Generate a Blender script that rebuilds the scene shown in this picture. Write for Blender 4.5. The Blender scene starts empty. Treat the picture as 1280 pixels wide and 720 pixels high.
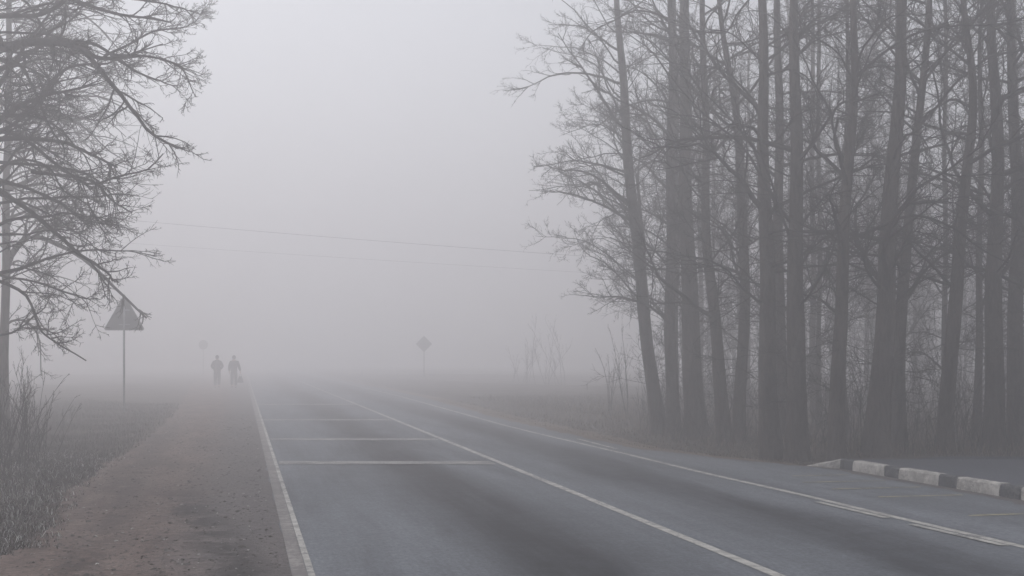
import bpy, math, random
import numpy as np
from mathutils import Vector
random.seed(7)
R = np.random.default_rng(11)
S = bpy.context.scene
COL = S.collection
F, CH, HZ = 1778.0, 1.70, 447.0           # focal length and horizon in photograph pixels, eye height in metres

def at(px, py, z):
    """pixel + depth -> world point"""
    return ((px - 640) * z / F, z, CH + (HZ - py) * z / F)
def gp(px, py, h=0.0):
    z = F * (CH - h) / (py - HZ)
    return ((px - 640) * z / F, z)

# ------------------------------------------------------------------ object helpers
def tag(o, label=None, cat=None, group=None, kind=None):
    if label: o['label'] = label
    if cat: o['category'] = cat
    if group: o['group'] = group
    if kind: o['kind'] = kind
    return o
def link(o, parent=None):
    COL.objects.link(o)
    if parent: o.parent = parent
    return o
def empty(name, loc=(0, 0, 0), rz=0.0):
    o = bpy.data.objects.new(name, None); o.location = loc; o.rotation_euler = (0, 0, rz); o.empty_display_size = .2
    return link(o)
def mesh_np(name, V, Q, mat, parent=None, smooth=True, T=None, col=None):
    """V (n,3), Q (m,4) quads, T (k,3) tris"""
    me = bpy.data.meshes.new(name)
    V = np.asarray(V, dtype=np.float32)
    Q = np.zeros((0, 4), np.int32) if Q is None else np.asarray(Q, dtype=np.int32)
    T = np.zeros((0, 3), np.int32) if T is None else np.asarray(T, dtype=np.int32)
    me.vertices.add(len(V)); me.vertices.foreach_set('co', V.ravel())
    nl = Q.size + T.size
    me.loops.add(nl); me.loops.foreach_set('vertex_index', np.concatenate([Q.ravel(), T.ravel()]))
    me.polygons.add(len(Q) + len(T))
    st = np.concatenate([np.arange(len(Q)) * 4, len(Q) * 4 + np.arange(len(T)) * 3])
    me.polygons.foreach_set('loop_start', st.astype(np.int32))
    me.update(calc_edges=True)
    if smooth: me.polygons.foreach_set('use_smooth', np.ones(len(me.polygons), bool))
    if col is not None:
        a = me.color_attributes.new('tint', 'FLOAT_COLOR', 'POINT')
        a.data.foreach_set('color', np.concatenate([col, np.ones((len(col), 1))], 1).astype(np.float32).ravel())
    me.validate(); me.materials.append(mat)
    o = bpy.data.objects.new(name, me)
    return link(o, parent)
def mesh_py(name, V, Fc, mat, parent=None, smooth=False):
    me = bpy.data.meshes.new(name); me.from_pydata([tuple(v) for v in V], [], Fc); me.update()
    if smooth:
        for p in me.polygons: p.use_smooth = True
    me.materials.append(mat)
    return link(bpy.data.objects.new(name, me), parent)

# ------------------------------------------------------------------ materials
def mat(name, base, rough=.9, spec=.3, metal=0.0):
    m = bpy.data.materials.new(name); m.use_nodes = True
    b = m.node_tree.nodes['Principled BSDF']
    b.inputs['Base Color'].default_value = (*base, 1); b.inputs['Roughness'].default_value = rough
    b.inputs['Specular IOR Level'].default_value = spec; b.inputs['Metallic'].default_value = metal
    return m
class NT:
    def __init__(s, m): s.m = m; s.t = m.node_tree; s.b = s.t.nodes['Principled BSDF']
    def n(s, ty, **kw):
        x = s.t.nodes.new(ty)
        for k, v in kw.items():
            if k in x.inputs.keys(): x.inputs[k].default_value = v
            else: setattr(x, k, v)
        return x
    def l(s, a, b): s.t.links.new(a, b)
    def coord(s, scale=(1, 1, 1)):
        c = s.n('ShaderNodeTexCoord'); mp = s.n('ShaderNodeMapping'); mp.inputs['Scale'].default_value = scale
        s.l(c.outputs['Object'], mp.inputs['Vector']); return mp.outputs['Vector']
    def noise(s, vec, scale, detail=4, rough=.55):
        x = s.n('ShaderNodeTexNoise', Scale=scale, Detail=detail, Roughness=rough); s.l(vec, x.inputs['Vector']); return x.outputs['Fac']
    def ramp(s, fac, stops):
        r = s.n('ShaderNodeValToRGB'); e = r.color_ramp.elements
        while len(e) < len(stops): e.new(.5)
        for i, (p, c) in enumerate(stops):
            e[i].position = p; e[i].color = (*c, 1) if len(c) == 3 else c
        s.l(fac, r.inputs['Fac']); return r.outputs['Color']
    def mix(s, fac, a, b, blend='MIX'):
        x = s.n('ShaderNodeMix', data_type='RGBA', blend_type=blend)
        for sock, v in ((x.inputs[0], fac), (x.inputs[6], a), (x.inputs[7], b)):
            if isinstance(v, (int, float)): sock.default_value = v
            elif isinstance(v, tuple): sock.default_value = (*v, 1)
            else: s.l(v, sock)
        return x.outputs[2]
    def math(s, op, a, b=0.0, clamp=False):
        x = s.n('ShaderNodeMath', operation=op, use_clamp=clamp)
        for sock, v in ((x.inputs[0], a), (x.inputs[1], b)):
            if isinstance(v, (int, float)): sock.default_value = v
            else: s.l(v, sock)
        return x.outputs[0]
    def bump(s, h, strength=.5, dist=.01, base=None):
        x = s.n('ShaderNodeBump', Strength=strength, Distance=dist); s.l(h, x.inputs['Height'])
        if base is not None: s.l(base, x.inputs['Normal'])
        s.l(x.outputs['Normal'], s.b.inputs['Normal']); return x.outputs['Normal']
    def color(s, c): s.l(c, s.b.inputs['Base Color'])

def m_asphalt(name, lo, hi, bands=True):
    m = mat(name, lo, .9, .12); t = NT(m); v = t.coord()
    fine = t.noise(t.coord((1, .45, 1)), 26, 7, .88); mid = t.noise(v, 3.0, 6, .65)
    vs = t.coord((1.0, .09, 1)); streak = t.noise(vs, 1.6, 5, .6)
    vs2 = t.coord((6.0, .25, 1)); streak2 = t.noise(vs2, 2.0, 4, .6)
    f = t.math('ADD', t.math('MULTIPLY', streak, .55), t.math('MULTIPLY', mid, .25)); f = t.math('ADD', f, t.math('MULTIPLY', streak2, .2))
    if bands:
        sx = t.n('ShaderNodeSeparateXYZ'); c = t.n('ShaderNodeTexCoord'); t.l(c.outputs['Object'], sx.inputs[0])
        wob = t.math('MULTIPLY', t.math('SUBTRACT', t.noise(t.coord((.2, .12, 1)), 1.0, 2), .5), 1.1)
        x = t.math('ADD', sx.outputs['X'], wob)
        tot = None
        for cx, w, a in ((.55, .55, 1.0), (3.45, .5, .8)):
            q = t.math('DIVIDE', t.math('SUBTRACT', x, cx), w); q = t.math('MULTIPLY', q, q)
            g = t.math('MULTIPLY', t.math('DIVIDE', 1.0, t.math('ADD', 1.0, t.math('MULTIPLY', q, q))), a)
            tot = g if tot is None else t.math('ADD', tot, g)
        f = t.math('SUBTRACT', f, t.math('MULTIPLY', t.math('MULTIPLY', tot, t.math('ADD', .45, t.math('MULTIPLY', streak, .8))), .34))
    mid2 = tuple((a + b) / 2 for a, b in zip(lo, hi))
    c = t.ramp(f, [(.18, lo), (.40, mid2), (.62, hi)])
    sp = t.ramp(fine, [(.33, (.5, .5, .5)), (.5, (1, 1, 1)), (.67, (1.7, 1.7, 1.7))])
    c = t.mix(1.0, c, sp, 'MULTIPLY')
    # fine cracks
    wv = t.n('ShaderNodeTexVoronoi', feature='DISTANCE_TO_EDGE', Scale=.33)
    nz = t.n('ShaderNodeTexNoise', Scale=1.4, Detail=5); t.l(v, nz.inputs['Vector'])
    ad = t.n('ShaderNodeVectorMath', operation='ADD'); sc_ = t.n('ShaderNodeVectorMath', operation='SCALE'); sc_.inputs['Scale'].default_value = .9
    t.l(nz.outputs['Color'], sc_.inputs[0]); t.l(v, ad.inputs[0]); t.l(sc_.outputs[0], ad.inputs[1]); t.l(ad.outputs[0], wv.inputs['Vector'])
    cr = t.ramp(wv.outputs['Distance'], [(0, (.45, .45, .45)), (.004, (1, 1, 1))])
    c = t.mix(t.ramp(t.noise(v, .25, 2), [(.55, (0, 0, 0)), (.62, (1, 1, 1))]), c, t.mix(1.0, c, cr, 'MULTIPLY'))
    t.color(c); t.bump(fine, .5, .004)
    r = t.ramp(f, [(.2, (.75, .75, .75)), (.6, (.92, .92, .92))]); t.l(r, t.b.inputs['Roughness'])
    return m
M_ASPH = m_asphalt('asphalt', (.012, .013, .017), (.150, .163, .182))
M_PAVE = m_asphalt('old_asphalt', (.035, .038, .048), (.070, .076, .092), False)

def m_paint(name, colr, wear, under):
    m = mat(name, colr, .75, .3); t = NT(m); v = t.coord()
    a = t.noise(t.coord((1, .5, 1)), 22, 7, .8); b = t.noise(v, 1.7, 5, .65)
    f = t.math('ADD', t.math('MULTIPLY', a, .6), t.math('MULTIPLY', b, .4))
    k = t.ramp(f, [(wear - .035, (1, 1, 1)), (wear + .035, (0, 0, 0))])
    dirt = t.ramp(t.noise(v, 5, 5, .7), [(.36, tuple(x * .5 for x in colr)), (.58, colr)])
    t.color(t.mix(k, dirt, under)); t.bump(a, .4, .004); return m
M_LINE = m_paint('road_paint', (.44, .43, .40), .46, (.12, .12, .125))
M_LINE_WORN = m_paint('worn_road_paint', (.30, .295, .28), .485, (.11, .11, .115))
M_LINE_DUST = m_paint('dusty_road_paint', (.25, .235, .222), .51, (.12, .11, .108))
M_LINE_YEL = m_paint('yellowish_bay_paint', (.30, .27, .17), .48, (.085, .085, .09))
M_KWHITE = m_paint('kerb_white_paint', (.46, .44, .41), .455, (.20, .19, .18))
M_KBLACK = m_paint('kerb_black_paint', (.045, .048, .056), .46, (.10, .10, .10))

def m_dirt():
    m = mat('trodden_dirt', (.1, .08, .07), .95, .15); t = NT(m); v = t.coord()
    vs = t.coord((2.2, .5, 1))
    big = t.noise(vs, .9, 5, .6); mid = t.noise(v, 9, 6, .7); fine = t.noise(t.coord((1, .6, 1)), 34, 5, .8)
    f = t.math('ADD', t.math('MULTIPLY', big, .55), t.math('MULTIPLY', mid, .45))
    c = t.ramp(f, [(.36, (.036, .026, .023)), (.47, (.100, .072, .062)), (.60, (.175, .134, .117))])
    sx = t.n('ShaderNodeSeparateXYZ'); cc = t.n('ShaderNodeTexCoord'); t.l(cc.outputs['Object'], sx.inputs[0])
    # damp greyer strip beside the asphalt and the wet rut through the path
    gx = t.math('ADD', sx.outputs['X'], t.math('MULTIPLY', t.noise(v, 1.1, 4), .8))
    gr = t.ramp(t.math('ADD', t.math('DIVIDE', gx, 2.2), 1.7, True), [(.55, (0, 0, 0)), (.86, (1, 1, 1))])
    c = t.mix(t.math('MULTIPLY', gr, .75), c, (.098, .094, .096))
    wob = t.math('MULTIPLY', t.math('SUBTRACT', t.noise(t.coord((1, 1, 1)), 1.6, 6, .7), .5), .75)
    ruts = None
    for x0, sl, wd, y0, y1 in ((1.98, .11, 1.0, -2.0, 8.5), (3.3, .02, .55, 3.0, 30.0)):
        q = t.math('ABSOLUTE', t.math('ADD', t.math('ADD', t.math('ADD', sx.outputs['X'], x0), t.math('MULTIPLY', sx.outputs['Y'], sl)), wob))
        r_ = t.ramp(q, [(.0, (wd, wd, wd)), (.14, (.75 * wd,) * 3), (.34, (0, 0, 0))])
        r_ = t.math('MULTIPLY', r_, t.ramp(t.math('DIVIDE', sx.outputs['Y'], 40.0), [(y1 / 40 * .7, (1, 1, 1)), (y1 / 40, (0, 0, 0))]))
        ruts = r_ if ruts is None else t.math('MAXIMUM', ruts, r_)
    rut = ruts
    brk = t.ramp(t.noise(v, 1.6, 4, .7), [(.40, (0, 0, 0)), (.50, (1, 1, 1))])
    c = t.mix(t.math('MULTIPLY', t.math('MULTIPLY', rut, brk), .92), c, (.018, .016, .016))
    sp = t.ramp(fine, [(.32, (.5, .5, .5)), (.5, (1, 1, 1)), (.68, (1.5, 1.45, 1.42))]); c = t.mix(1.0, c, sp, 'MULTIPLY')
    fl = t.noise(t.coord((8, 5, 1)), 1.5, 5, .75); c = t.mix(t.ramp(fl, [(.545, (0, 0, 0)), (.61, (.8, .8, .8))]), c, (.035, .030, .028))
    t.color(c); t.bump(t.math('ADD', mid, t.math('MULTIPLY', fine, .4)), .8, .02); return m
M_DIRT = m_dirt()
def m_ground():
    m = mat('field_soil', (.06, .05, .04), 1, .1); t = NT(m); v = t.coord()
    a = t.noise(v, .35, 5, .6); b = t.noise(v, 14, 5, .7)
    f = t.math('ADD', t.math('MULTIPLY', a, .5), t.math('MULTIPLY', b, .5))
    c = t.ramp(f, [(.30, (.035, .030, .028)), (.50, (.075, .062, .054)), (.70, (.125, .108, .088))])
    t.color(c); t.bump(b, 1.0, .05); return m
M_GROUND = m_ground()
M_VERGE = m_ground(); M_VERGE.name = 'sandy_verge'
for e, c in zip([n for n in M_VERGE.node_tree.nodes if n.type == 'VALTORGB'][0].color_ramp.elements, ((.085, .066, .052), (.150, .115, .090), (.215, .180, .145))): e.color = (*c, 1)

def m_bark(name, lo, hi):
    m = mat(name, lo, .95, .15); t = NT(m); v = t.coord((1, 1, .22))
    a = t.noise(v, 26, 6, .7); b = t.noise(t.coord((1, 1, .5)), 2.2, 4, .6)
    f = t.math('ADD', t.math('MULTIPLY', a, .6), t.math('MULTIPLY', b, .4))
    t.color(t.ramp(f, [(.32, lo), (.66, hi)]))
    vo = t.n('ShaderNodeTexVoronoi', Scale=16.0); t.l(v, vo.inputs['Vector'])
    t.bump(t.math('ADD', a, t.math('MULTIPLY', vo.outputs['Distance'], .6)), 1.0, .03); return m
M_BARK = m_bark('bark', (.010, .008, .010), (.115, .096, .084))
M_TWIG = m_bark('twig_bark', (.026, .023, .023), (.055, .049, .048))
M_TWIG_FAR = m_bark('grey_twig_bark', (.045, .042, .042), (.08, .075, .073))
def m_tint(name):
    m = mat(name, (.1, .1, .1), .9, .15); t = NT(m)
    a = t.n('ShaderNodeAttribute'); a.attribute_name = 'tint'; t.color(a.outputs['Color']); return m
M_BLADE = m_tint('grass_blades')
def m_simple(name, base, rough=.6, spec=.4, metal=0, var=.25, sc=12):
    m = mat(name, base, rough, spec, metal); t = NT(m); v = t.coord()
    t.color(t.ramp(t.noise(v, sc, 4), [(.3, tuple(x * (1 - var) for x in base)), (.7, tuple(min(1, x * (1 + var)) for x in base))])); return m
M_STEEL = m_simple('galvanised_steel', (.22, .23, .24), .55, .5, .3)
M_SIGNBACK = m_simple('sign_back_grey', (.045, .048, .052), .6, .4, 0)
M_RED = m_simple('sign_red', (.35, .03, .03)); M_WHITE = m_simple('sign_white', (.55, .55, .54)); M_YELLOW = m_simple('sign_yellow', (.50, .32, .04))
M_COAT = m_simple('dark_coat', (.03, .032, .04), .9, .2); M_COAT2 = m_simple('black_jacket', (.022, .022, .025), .9, .2)
M_JEANS = m_simple('dark_trousers', (.03, .035, .05), .9, .2); M_SKIN = m_simple('skin', (.42, .27, .2), .6, .4, 0, .08)
M_SHOE = m_simple('shoe_leather', (.02, .018, .018)); M_BAG = m_simple('dark_bag_fabric', (.025, .025, .03)); M_CABLE = m_simple('cable_rubber', (.03, .03, .03))
M_STONE = m_simple('pebble', (.11, .10, .10), .9, .2, 0, .5, 3)

# ------------------------------------------------------------------ setting: ground
def sstep(a, b, x): t = np.clip((x - a) / (b - a), 0, 1); return t * t * (3 - 2 * t)
KS = -.22
def kerb_x(z): return 6.04 + KS * (z - 16.8)
PH = R.uniform(0, 6.28, 16)
def bumps(x, z):
    h = 0
    for i, (fx, fz, a) in enumerate(((.9, .4, .03), (-.5, 1.1, .03), (2.1, 1.7, .015), (-1.7, 2.6, .012), (.21, .17, .06), (.13, -.09, .06))):
        h = h + a * np.sin(fx * x + fz * z + PH[i])
    return h
def path_left(z):        # left border of the trodden path
    zs = [-20, 8, 10.2, 11.3, 12.6, 14.06, 18.2, 23.1, 26.8, 36.9, 50.4, 67, 90, 250]
    xs = [-9, -9, -7.5, -4.5, -4.07, -4.46, -5.5, -6.4, -6.96, -8.85, -11.6, -15.2, -20.2, -52]
    return np.interp(z, zs, xs)
RB_Z = [-25, 8.0, 16.8, 21.6, 22.15, 22.6, 24.2, 26.5, 31.0, 38.3, 60, 90, 250]    # right border of the asphalt
RB_X = [15.2, 7.98, 6.04, 4.98, 4.60, 4.35, 3.45, 2.40, 1.45, -.02, -3.6, -9.3, -39.7]
def road_right(z): return np.interp(z, RB_Z, RB_X)
def ground_h(x, z):
    x = np.asarray(x, float); z = np.asarray(z, float)
    dr = x - np.maximum(kerb_x(z), road_right(z))
    raise_ = .135 * sstep(.35, .9, dr)
    wood = sstep(1.5, 5, dr) * sstep(22.5, 26, z)
    left = sstep(.2, 3.0, path_left(z) - x)
    h = raise_ + (wood + left) * (bumps(x, z) + .03)
    inpave = (z < 22.4) & (dr > 0)
    return np.where(inpave, np.where(dr > .3, .10, 0), h) - .01

xs = np.concatenate([np.linspace(-150, -32, 50), np.linspace(-31.6, 25, 190), np.linspace(26, 150, 50)])
zs = np.concatenate([np.linspace(-18, 6, 10), np.linspace(6.3, 45, 150), np.linspace(45.6, 85, 70), np.linspace(88, 250, 50)])
X, Z = np.meshgrid(xs, zs); H = ground_h(X, Z)
n, mm_ = X.shape; idx = np.arange(n * mm_).reshape(n, mm_)
Q = np.stack([idx[:-1, :-1], idx[:-1, 1:], idx[1:, 1:], idx[1:, :-1]], -1).reshape(-1, 4)
tag(mesh_np('ground', np.stack([X, Z, H], -1).reshape(-1, 3), Q, M_GROUND), kind='structure')

TH = math.atan(.19)      # heading of the road
CT, ST = math.cos(TH), math.sin(TH)
OX, OY = 0.0, 11.07
def to_road(x, y):       # into the road's own frame (X across, Y along)
    dx, dy = x - OX, y - OY
    return (dx * CT + dy * ST, -dx * ST + dy * CT)
def road_obj(name, pts, h, material, kind='structure'):
    o = mesh_py(name, [(*to_road(x, y), 0) for x, y in pts], [list(range(len(pts)))], material)
    o.location = (OX, OY, h); o.rotation_euler = (0, 0, TH)
    tag(o, kind=kind); return o
def strip(name, left, right, h, material):
    """left/right lists of (x,y) of equal length -> quads"""
    V = [(*to_road(*p), 0) for p in left] + [(*to_road(*p), 0) for p in right]; k = len(left)
    o = mesh_py(name, V, [[i, k + i, k + i + 1, i + 1] for i in range(k - 1)], material)
    o.location = (OX, OY, h); o.rotation_euler = (0, 0, TH); tag(o, kind='structure'); return o

def xl(z): return -1.59 - .19 * (z - 11.07)
def xc(z): return 2.05 - .19 * (z - 11.07)
def xr(z): return np.interp(z, [-25, 12.7, 15.2, 17.6, 20.7, 25.2, 31.2, 35.2, 60.5, 250], [12.1, 4.56, 4.02, 3.54, 2.83, 1.94, .66, -.14, -4.6, -40.6])
zz = np.concatenate([np.arange(-16, 8, 4), np.arange(8, 60, .5), np.arange(60, 248, 4)])
# dirt path with a ragged edge
zp = np.concatenate([np.arange(-16, 8, 2), np.arange(8, 80, .25), np.arange(80, 248, 4)])
rag = np.cumsum(R.normal(0, .05, len(zp))); rag = (rag - np.convolve(rag, np.ones(21) / 21, 'same')) * .9
strip('dirt_path', [(path_left(z) - .15 + r, z) for z, r in zip(zp, rag)], [(xl(z) - .08, z) for z in zp], .004, M_DIRT)
ragr = R.normal(0, .018, len(zz))
strip('road', [(xl(z) - .125 + r, z) for z, r in zip(zz, ragr)], [(float(road_right(z)), z) for z in zz], .009, M_ASPH)
# verge strip along the far side
zv = np.concatenate([np.arange(21.9, 60, .4), np.arange(60, 248, 4)])
strip('verge', [(float(road_right(z)) - .12 + R.normal(0, .05), z) for z in zv], [(float(road_right(z)) + (.05 + .55 * min(1, (z - 21.9) / 8)) + R.normal(0, .06), z) for z in zv], .015, M_VERGE)
# markings
def line(name, fx, w, h, material, z0, z1, step=.5, off=0.0):
    z = np.arange(z0, z1 + .001, step) if z1 < 70 else np.concatenate([np.arange(z0, 60, step), np.arange(60, z1, 4)])
    strip(name, [(float(fx(q)) + off - w / 2, q) for q in z], [(float(fx(q)) + off + w / 2, q) for q in z], h, material)
line('left_edge_line', xl, .055, .014, M_LINE, -14, 240, off=.03)
line('dusty_edge_line', xl, .12, .0135, M_LINE_DUST, -14, 240, off=-.062)
line('centre_line', xc, .105, .014, M_LINE, -14, 240)
line('right_edge_line', xr, .10, .014, M_LINE, -14, 240)
for (a, b) in (((1022, 629), (1108, 649)), ((1139, 657), (1256, 684)), ((722, 549.5), (770, 562))):
    p, q = gp(*a), gp(*b); w = .045
    road_obj('short_white_dash', [(p[0] - w, p[1]), (q[0] - w, q[1]), (q[0] + w, q[1]), (p[0] + w, p[1])], .018, M_LINE)
for py, hw in ((506, .42), (525.5, .36), (550, .30), (579.5, .30)):
    z = F * CH / (py - HZ)
    a = xl(z) + .08; b = xc(z) - .12
    road_obj('crosswise_warning_bar', [(a + hw * .19, z - hw), (b + hw * .19, z - hw), (b - hw * .19, z + hw), (a - hw * .19, z + hw)], .018, M_LINE_WORN)
for a, b in (((1003, 604), (1106, 602)), ((1098, 622.5), (1203, 620)), ((1211, 646), (1300, 643)), ((1040, 612.5), (1150, 610)), ((990, 596), (1060, 594.5))):
    p, q = gp(*a), gp(*b)
    w = .05
    road_obj('faded_bay_line', [(p[0], p[1] - w), (q[0], q[1] - w), (q[0], q[1] + w), (p[0], p[1] + w)], .0145, M_LINE_YEL)
# raised pavement right of the kerb
kp = [(4.62, 22.10), (5.0, 21.62)] + [(kerb_x(z), z) for z in np.arange(21.2, -17, -1.6)]
inner = [(x + .15, y + .03) for x, y in kp]
V = []; Fp = []; nn_ = len(inner)
for i, (x, y) in enumerate(inner):
    hh = .012 if i == 0 else .152
    for q in (0, .12, .4, 1): V.append((x + (90 - x) * q, y + (0 if i > 1 else .0) + (22.3 - y) * 0, hh if q == 0 else .150))
V[0:4] = [(*inner[0], .012), (6.8, 22.32, .150), (13, 22.1, .150), (90, 21.9, .150)]
for i in range(nn_ - 1):
    for k_ in range(3): Fp.append([i * 4 + k_, (i + 1) * 4 + k_, (i + 1) * 4 + k_ + 1, i * 4 + k_ + 1])
V = [(*to_road(x, y), h) for x, y, h in V]
o = mesh_py('pavement', V, Fp, M_PAVE); o.location = (OX, OY, 0); o.rotation_euler = (0, 0, TH); tag(o, kind='structure')
import bmesh

# kerb of painted stones
kerb = empty('kerb', (5, 21.6, 0)); tag(kerb, kind='structure')
def stone(p0, p1, h0, h1, material, name, label):
    (x0, y0), (x1, y1) = p0, p1
    L = math.hypot(x1 - x0, y1 - y0); d = ((x1 - x0) / L, (y1 - y0) / L); nn = (-d[1], d[0])
    if nn[0] < 0: nn = (-nn[0], -nn[1])
    k = 9; V = []; g = .006
    for i in range(k + 1):
        t = g / L + (1 - 2 * g / L) * i / k; x = x0 + d[0] * L * t; y = y0 + d[1] * L * t; h = h0 + (h1 - h0) * t
        j = lambda s=.0025: random.gauss(0, s)
        for off, hh in ((0, -.02), (.004 + j(), h * .45), (.012 + j(), max(.004, h - .022 + j())), (.032 + j(), max(.006, h + j())), (.155, max(.006, h + j())), (.16, -.02)):
            V.append((x + nn[0] * off - 5, y + nn[1] * off - 21.6, hh))
    Fc = []
    for i in range(k):
        for s in range(5): Fc.append([i * 6 + s, i * 6 + s + 1, (i + 1) * 6 + s + 1, (i + 1) * 6 + s])
    Fc += [[5, 4, 3, 2, 1, 0], [k * 6 + s for s in range(6)]]
    o = mesh_py(name, V, Fc, material, kerb); tag(o, label=label)
    bm = bmesh.new(); bm.from_mesh(o.data); bmesh.ops.recalc_face_normals(bm, faces=bm.faces); bm.to_mesh(o.data); bm.free()
stone((4.54, 22.18), (4.99, 21.62), .008, .165, M_KWHITE, 'kerb_stone', 'white painted kerb stone sloping down to the road')
z = 21.62; lens_ = [.43, 1.0, .42, 1.1, .46, 1.0, .46, 1.05, .45, 1.0]; k = 0
while z > -15:
    L = lens_[k % len(lens_)]; z2 = z - L / math.sqrt(1 + KS * KS)
    blk = k % 2 == 0
    stone((kerb_x(z), z), (kerb_x(z2), z2), .165, .165, M_KBLACK if blk else M_KWHITE, 'kerb_stone', 'black painted kerb stone' if blk else 'white painted kerb stone')
    z = z2; k += 1
# dirt gathered at the kerb's foot
za = np.arange(21.8, -14, -.3)
strip('gutter_dirt', [(kerb_x(q) - .13 - abs(R.normal(0, .07)), q) for q in za], [(kerb_x(q) + .01, q) for q in za], .0125, M_DIRT)

# ------------------------------------------------------------------ grass
def blades(name, x, z, hgt, wid, lean, cols, mtl, base=None):
    n = len(x); az = R.uniform(0, 6.28, n); b = ground_h(x, z) - .005 if base is None else np.full(n, base)
    ln = lean * R.uniform(.2, 1.3, n) * hgt; la = R.uniform(0, 6.28, n)
    wx, wz = np.cos(az) * wid / 2, np.sin(az) * wid / 2
    lx, lz = np.cos(la) * ln, np.sin(la) * ln
    V = np.zeros((n, 5, 3)); 
    V[:, 0] = np.stack([x - wx, z - wz, b], 1); V[:, 1] = np.stack([x + wx, z + wz, b], 1)
    V[:, 2] = np.stack([x + wx * .7 + lx * .35, z + wz * .7 + lz * .35, b + hgt * .6], 1)
    V[:, 3] = np.stack([x - wx * .7 + lx * .35, z - wz * .7 + lz * .35, b + hgt * .6], 1)
    V[:, 4] = np.stack([x + lx, z + lz, b + hgt * (1 - .3 * lean)], 1)
    i0 = np.arange(n)[:, None] * 5
    Qd = i0 + np.array([[0, 1, 2, 3]]); T = i0 + np.array([[3, 2, 4]])
    c = np.repeat(cols, 5, axis=0)
    return mesh_np(name, V.reshape(-1, 3), Qd, mtl, T=T, col=c, smooth=False)
def tints(n, pal, w):
    pal = np.array(pal); k = R.choice(len(pal), n, p=np.array(w) / sum(w)); return pal[k] * R.uniform(.75, 1.3, (n, 1))
def clumped(x, z, f=1.0):
    """0..1 patchiness"""
    v = np.sin(2.3 * f * x + 1.7 * f * z + 1) * np.sin(1.1 * f * x - 2.9 * f * z) + .6 * np.sin(6.1 * f * x + 3 * f * z) * np.sin(4.3 * f * z - 5.2 * f * x + 2) + .5 * np.sin(13 * f * x) * np.sin(11 * f * z + 3 * x)
    return 1 / (1 + np.exp(-2.2 * v))
# near frosted grass
n = 230000; z = 10.6 + (R.uniform(0, 1, n) ** 1.5) * 14; x = path_left(z) + .05 - R.uniform(0, 1, n) ** 1.05 * (4.5 + (z - 10) * .15)
d = path_left(z) - x; keep = R.uniform(0, 1, n) < (.18 + .82 * clumped(x, z, 2.2)) * sstep(-.25, .55, d + R.normal(0, .12, n))
x, z, d = x[keep], z[keep], d[keep]; c = clumped(x, z, 2.2)
hgt = (.015 + .15 * c ** 1.4) * R.uniform(.5, 1.35, len(x)) * (.55 + .45 * sstep(0, .7, d)); wid = R.uniform(.004, .012, len(x))
tag(blades('frosty_grass', x, z, hgt, wid, .9, tints(len(x), [(.42, .42, .41), (.13, .125, .115), (.05, .044, .036), (.026, .022, .02), (.07, .055, .042)], [.17, .16, .25, .30, .12]) * (.3 + 1.3 * c[:, None] ** 1.5), M_BLADE),
    'short frosted clumpy grass beside the near end of the dirt path', 'grass', kind='stuff')
# dry field grass farther out
n = 200000; z = 19 + (R.uniform(0, 1, n) ** 1.35) * 33; x = path_left(z) - .1 - (R.uniform(0, 1, n) ** 1.1) * (6 + (z - 15) * .40)
d = path_left(z) - x; cl = clumped(x, z, .9); keep = R.uniform(0, 1, n) < (.25 + .75 * cl) * sstep(-.1, .8, d); x, z, d, cl = x[keep], z[keep], d[keep], cl[keep]
tall = sstep(1.6, 4.0, d)
hgt = (.05 + .06 * cl) * R.uniform(.7, 1.3, len(x)) + tall * R.uniform(.03, .38, len(x)) ** 1.15 * (.4 + .8 * cl)
tag(blades('dry_field_grass', x, z, hgt, R.uniform(.005, .011, len(x)), .5, tints(len(x), [(.13, .115, .10), (.085, .07, .058), (.045, .038, .034), (.2, .185, .17)], [.3, .35, .25, .1]) * (.5 + .5 * tall[:, None]), M_BLADE),
    'dry brown grass of the field between the path and the sign', 'grass', kind='stuff')
# verge and wood floor grass
n = 75000; z = 22.3 + (R.uniform(0, 1, n) ** 1.4) * 34; x = np.maximum(road_right(z) + .1, -30) + (R.uniform(0, 1, n) ** 1.5) * 13
d = x - road_right(z); keep = R.uniform(0, 1, n) < .3 + .7 * clumped(x, z, 1.2); x, z, d = x[keep], z[keep], d[keep]
m_ = (z > 22.45) | (x < 4.6); x, z, d = x[m_], z[m_], d[m_]
hgt = R.uniform(.03, .08, len(x)) + sstep(.8, 2.2, d) * R.uniform(0, .3, len(x)) ** 1.3
tag(blades('verge_grass', x, z, hgt, R.uniform(.005, .012, len(x)), .7, tints(len(x), [(.15, .12, .09), (.08, .065, .05), (.045, .038, .032), (.22, .19, .15)], [.3, .3, .25, .15]), M_BLADE),
    'low dead grass between the far edge of the road and the trees', 'grass', kind='stuff')
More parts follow.
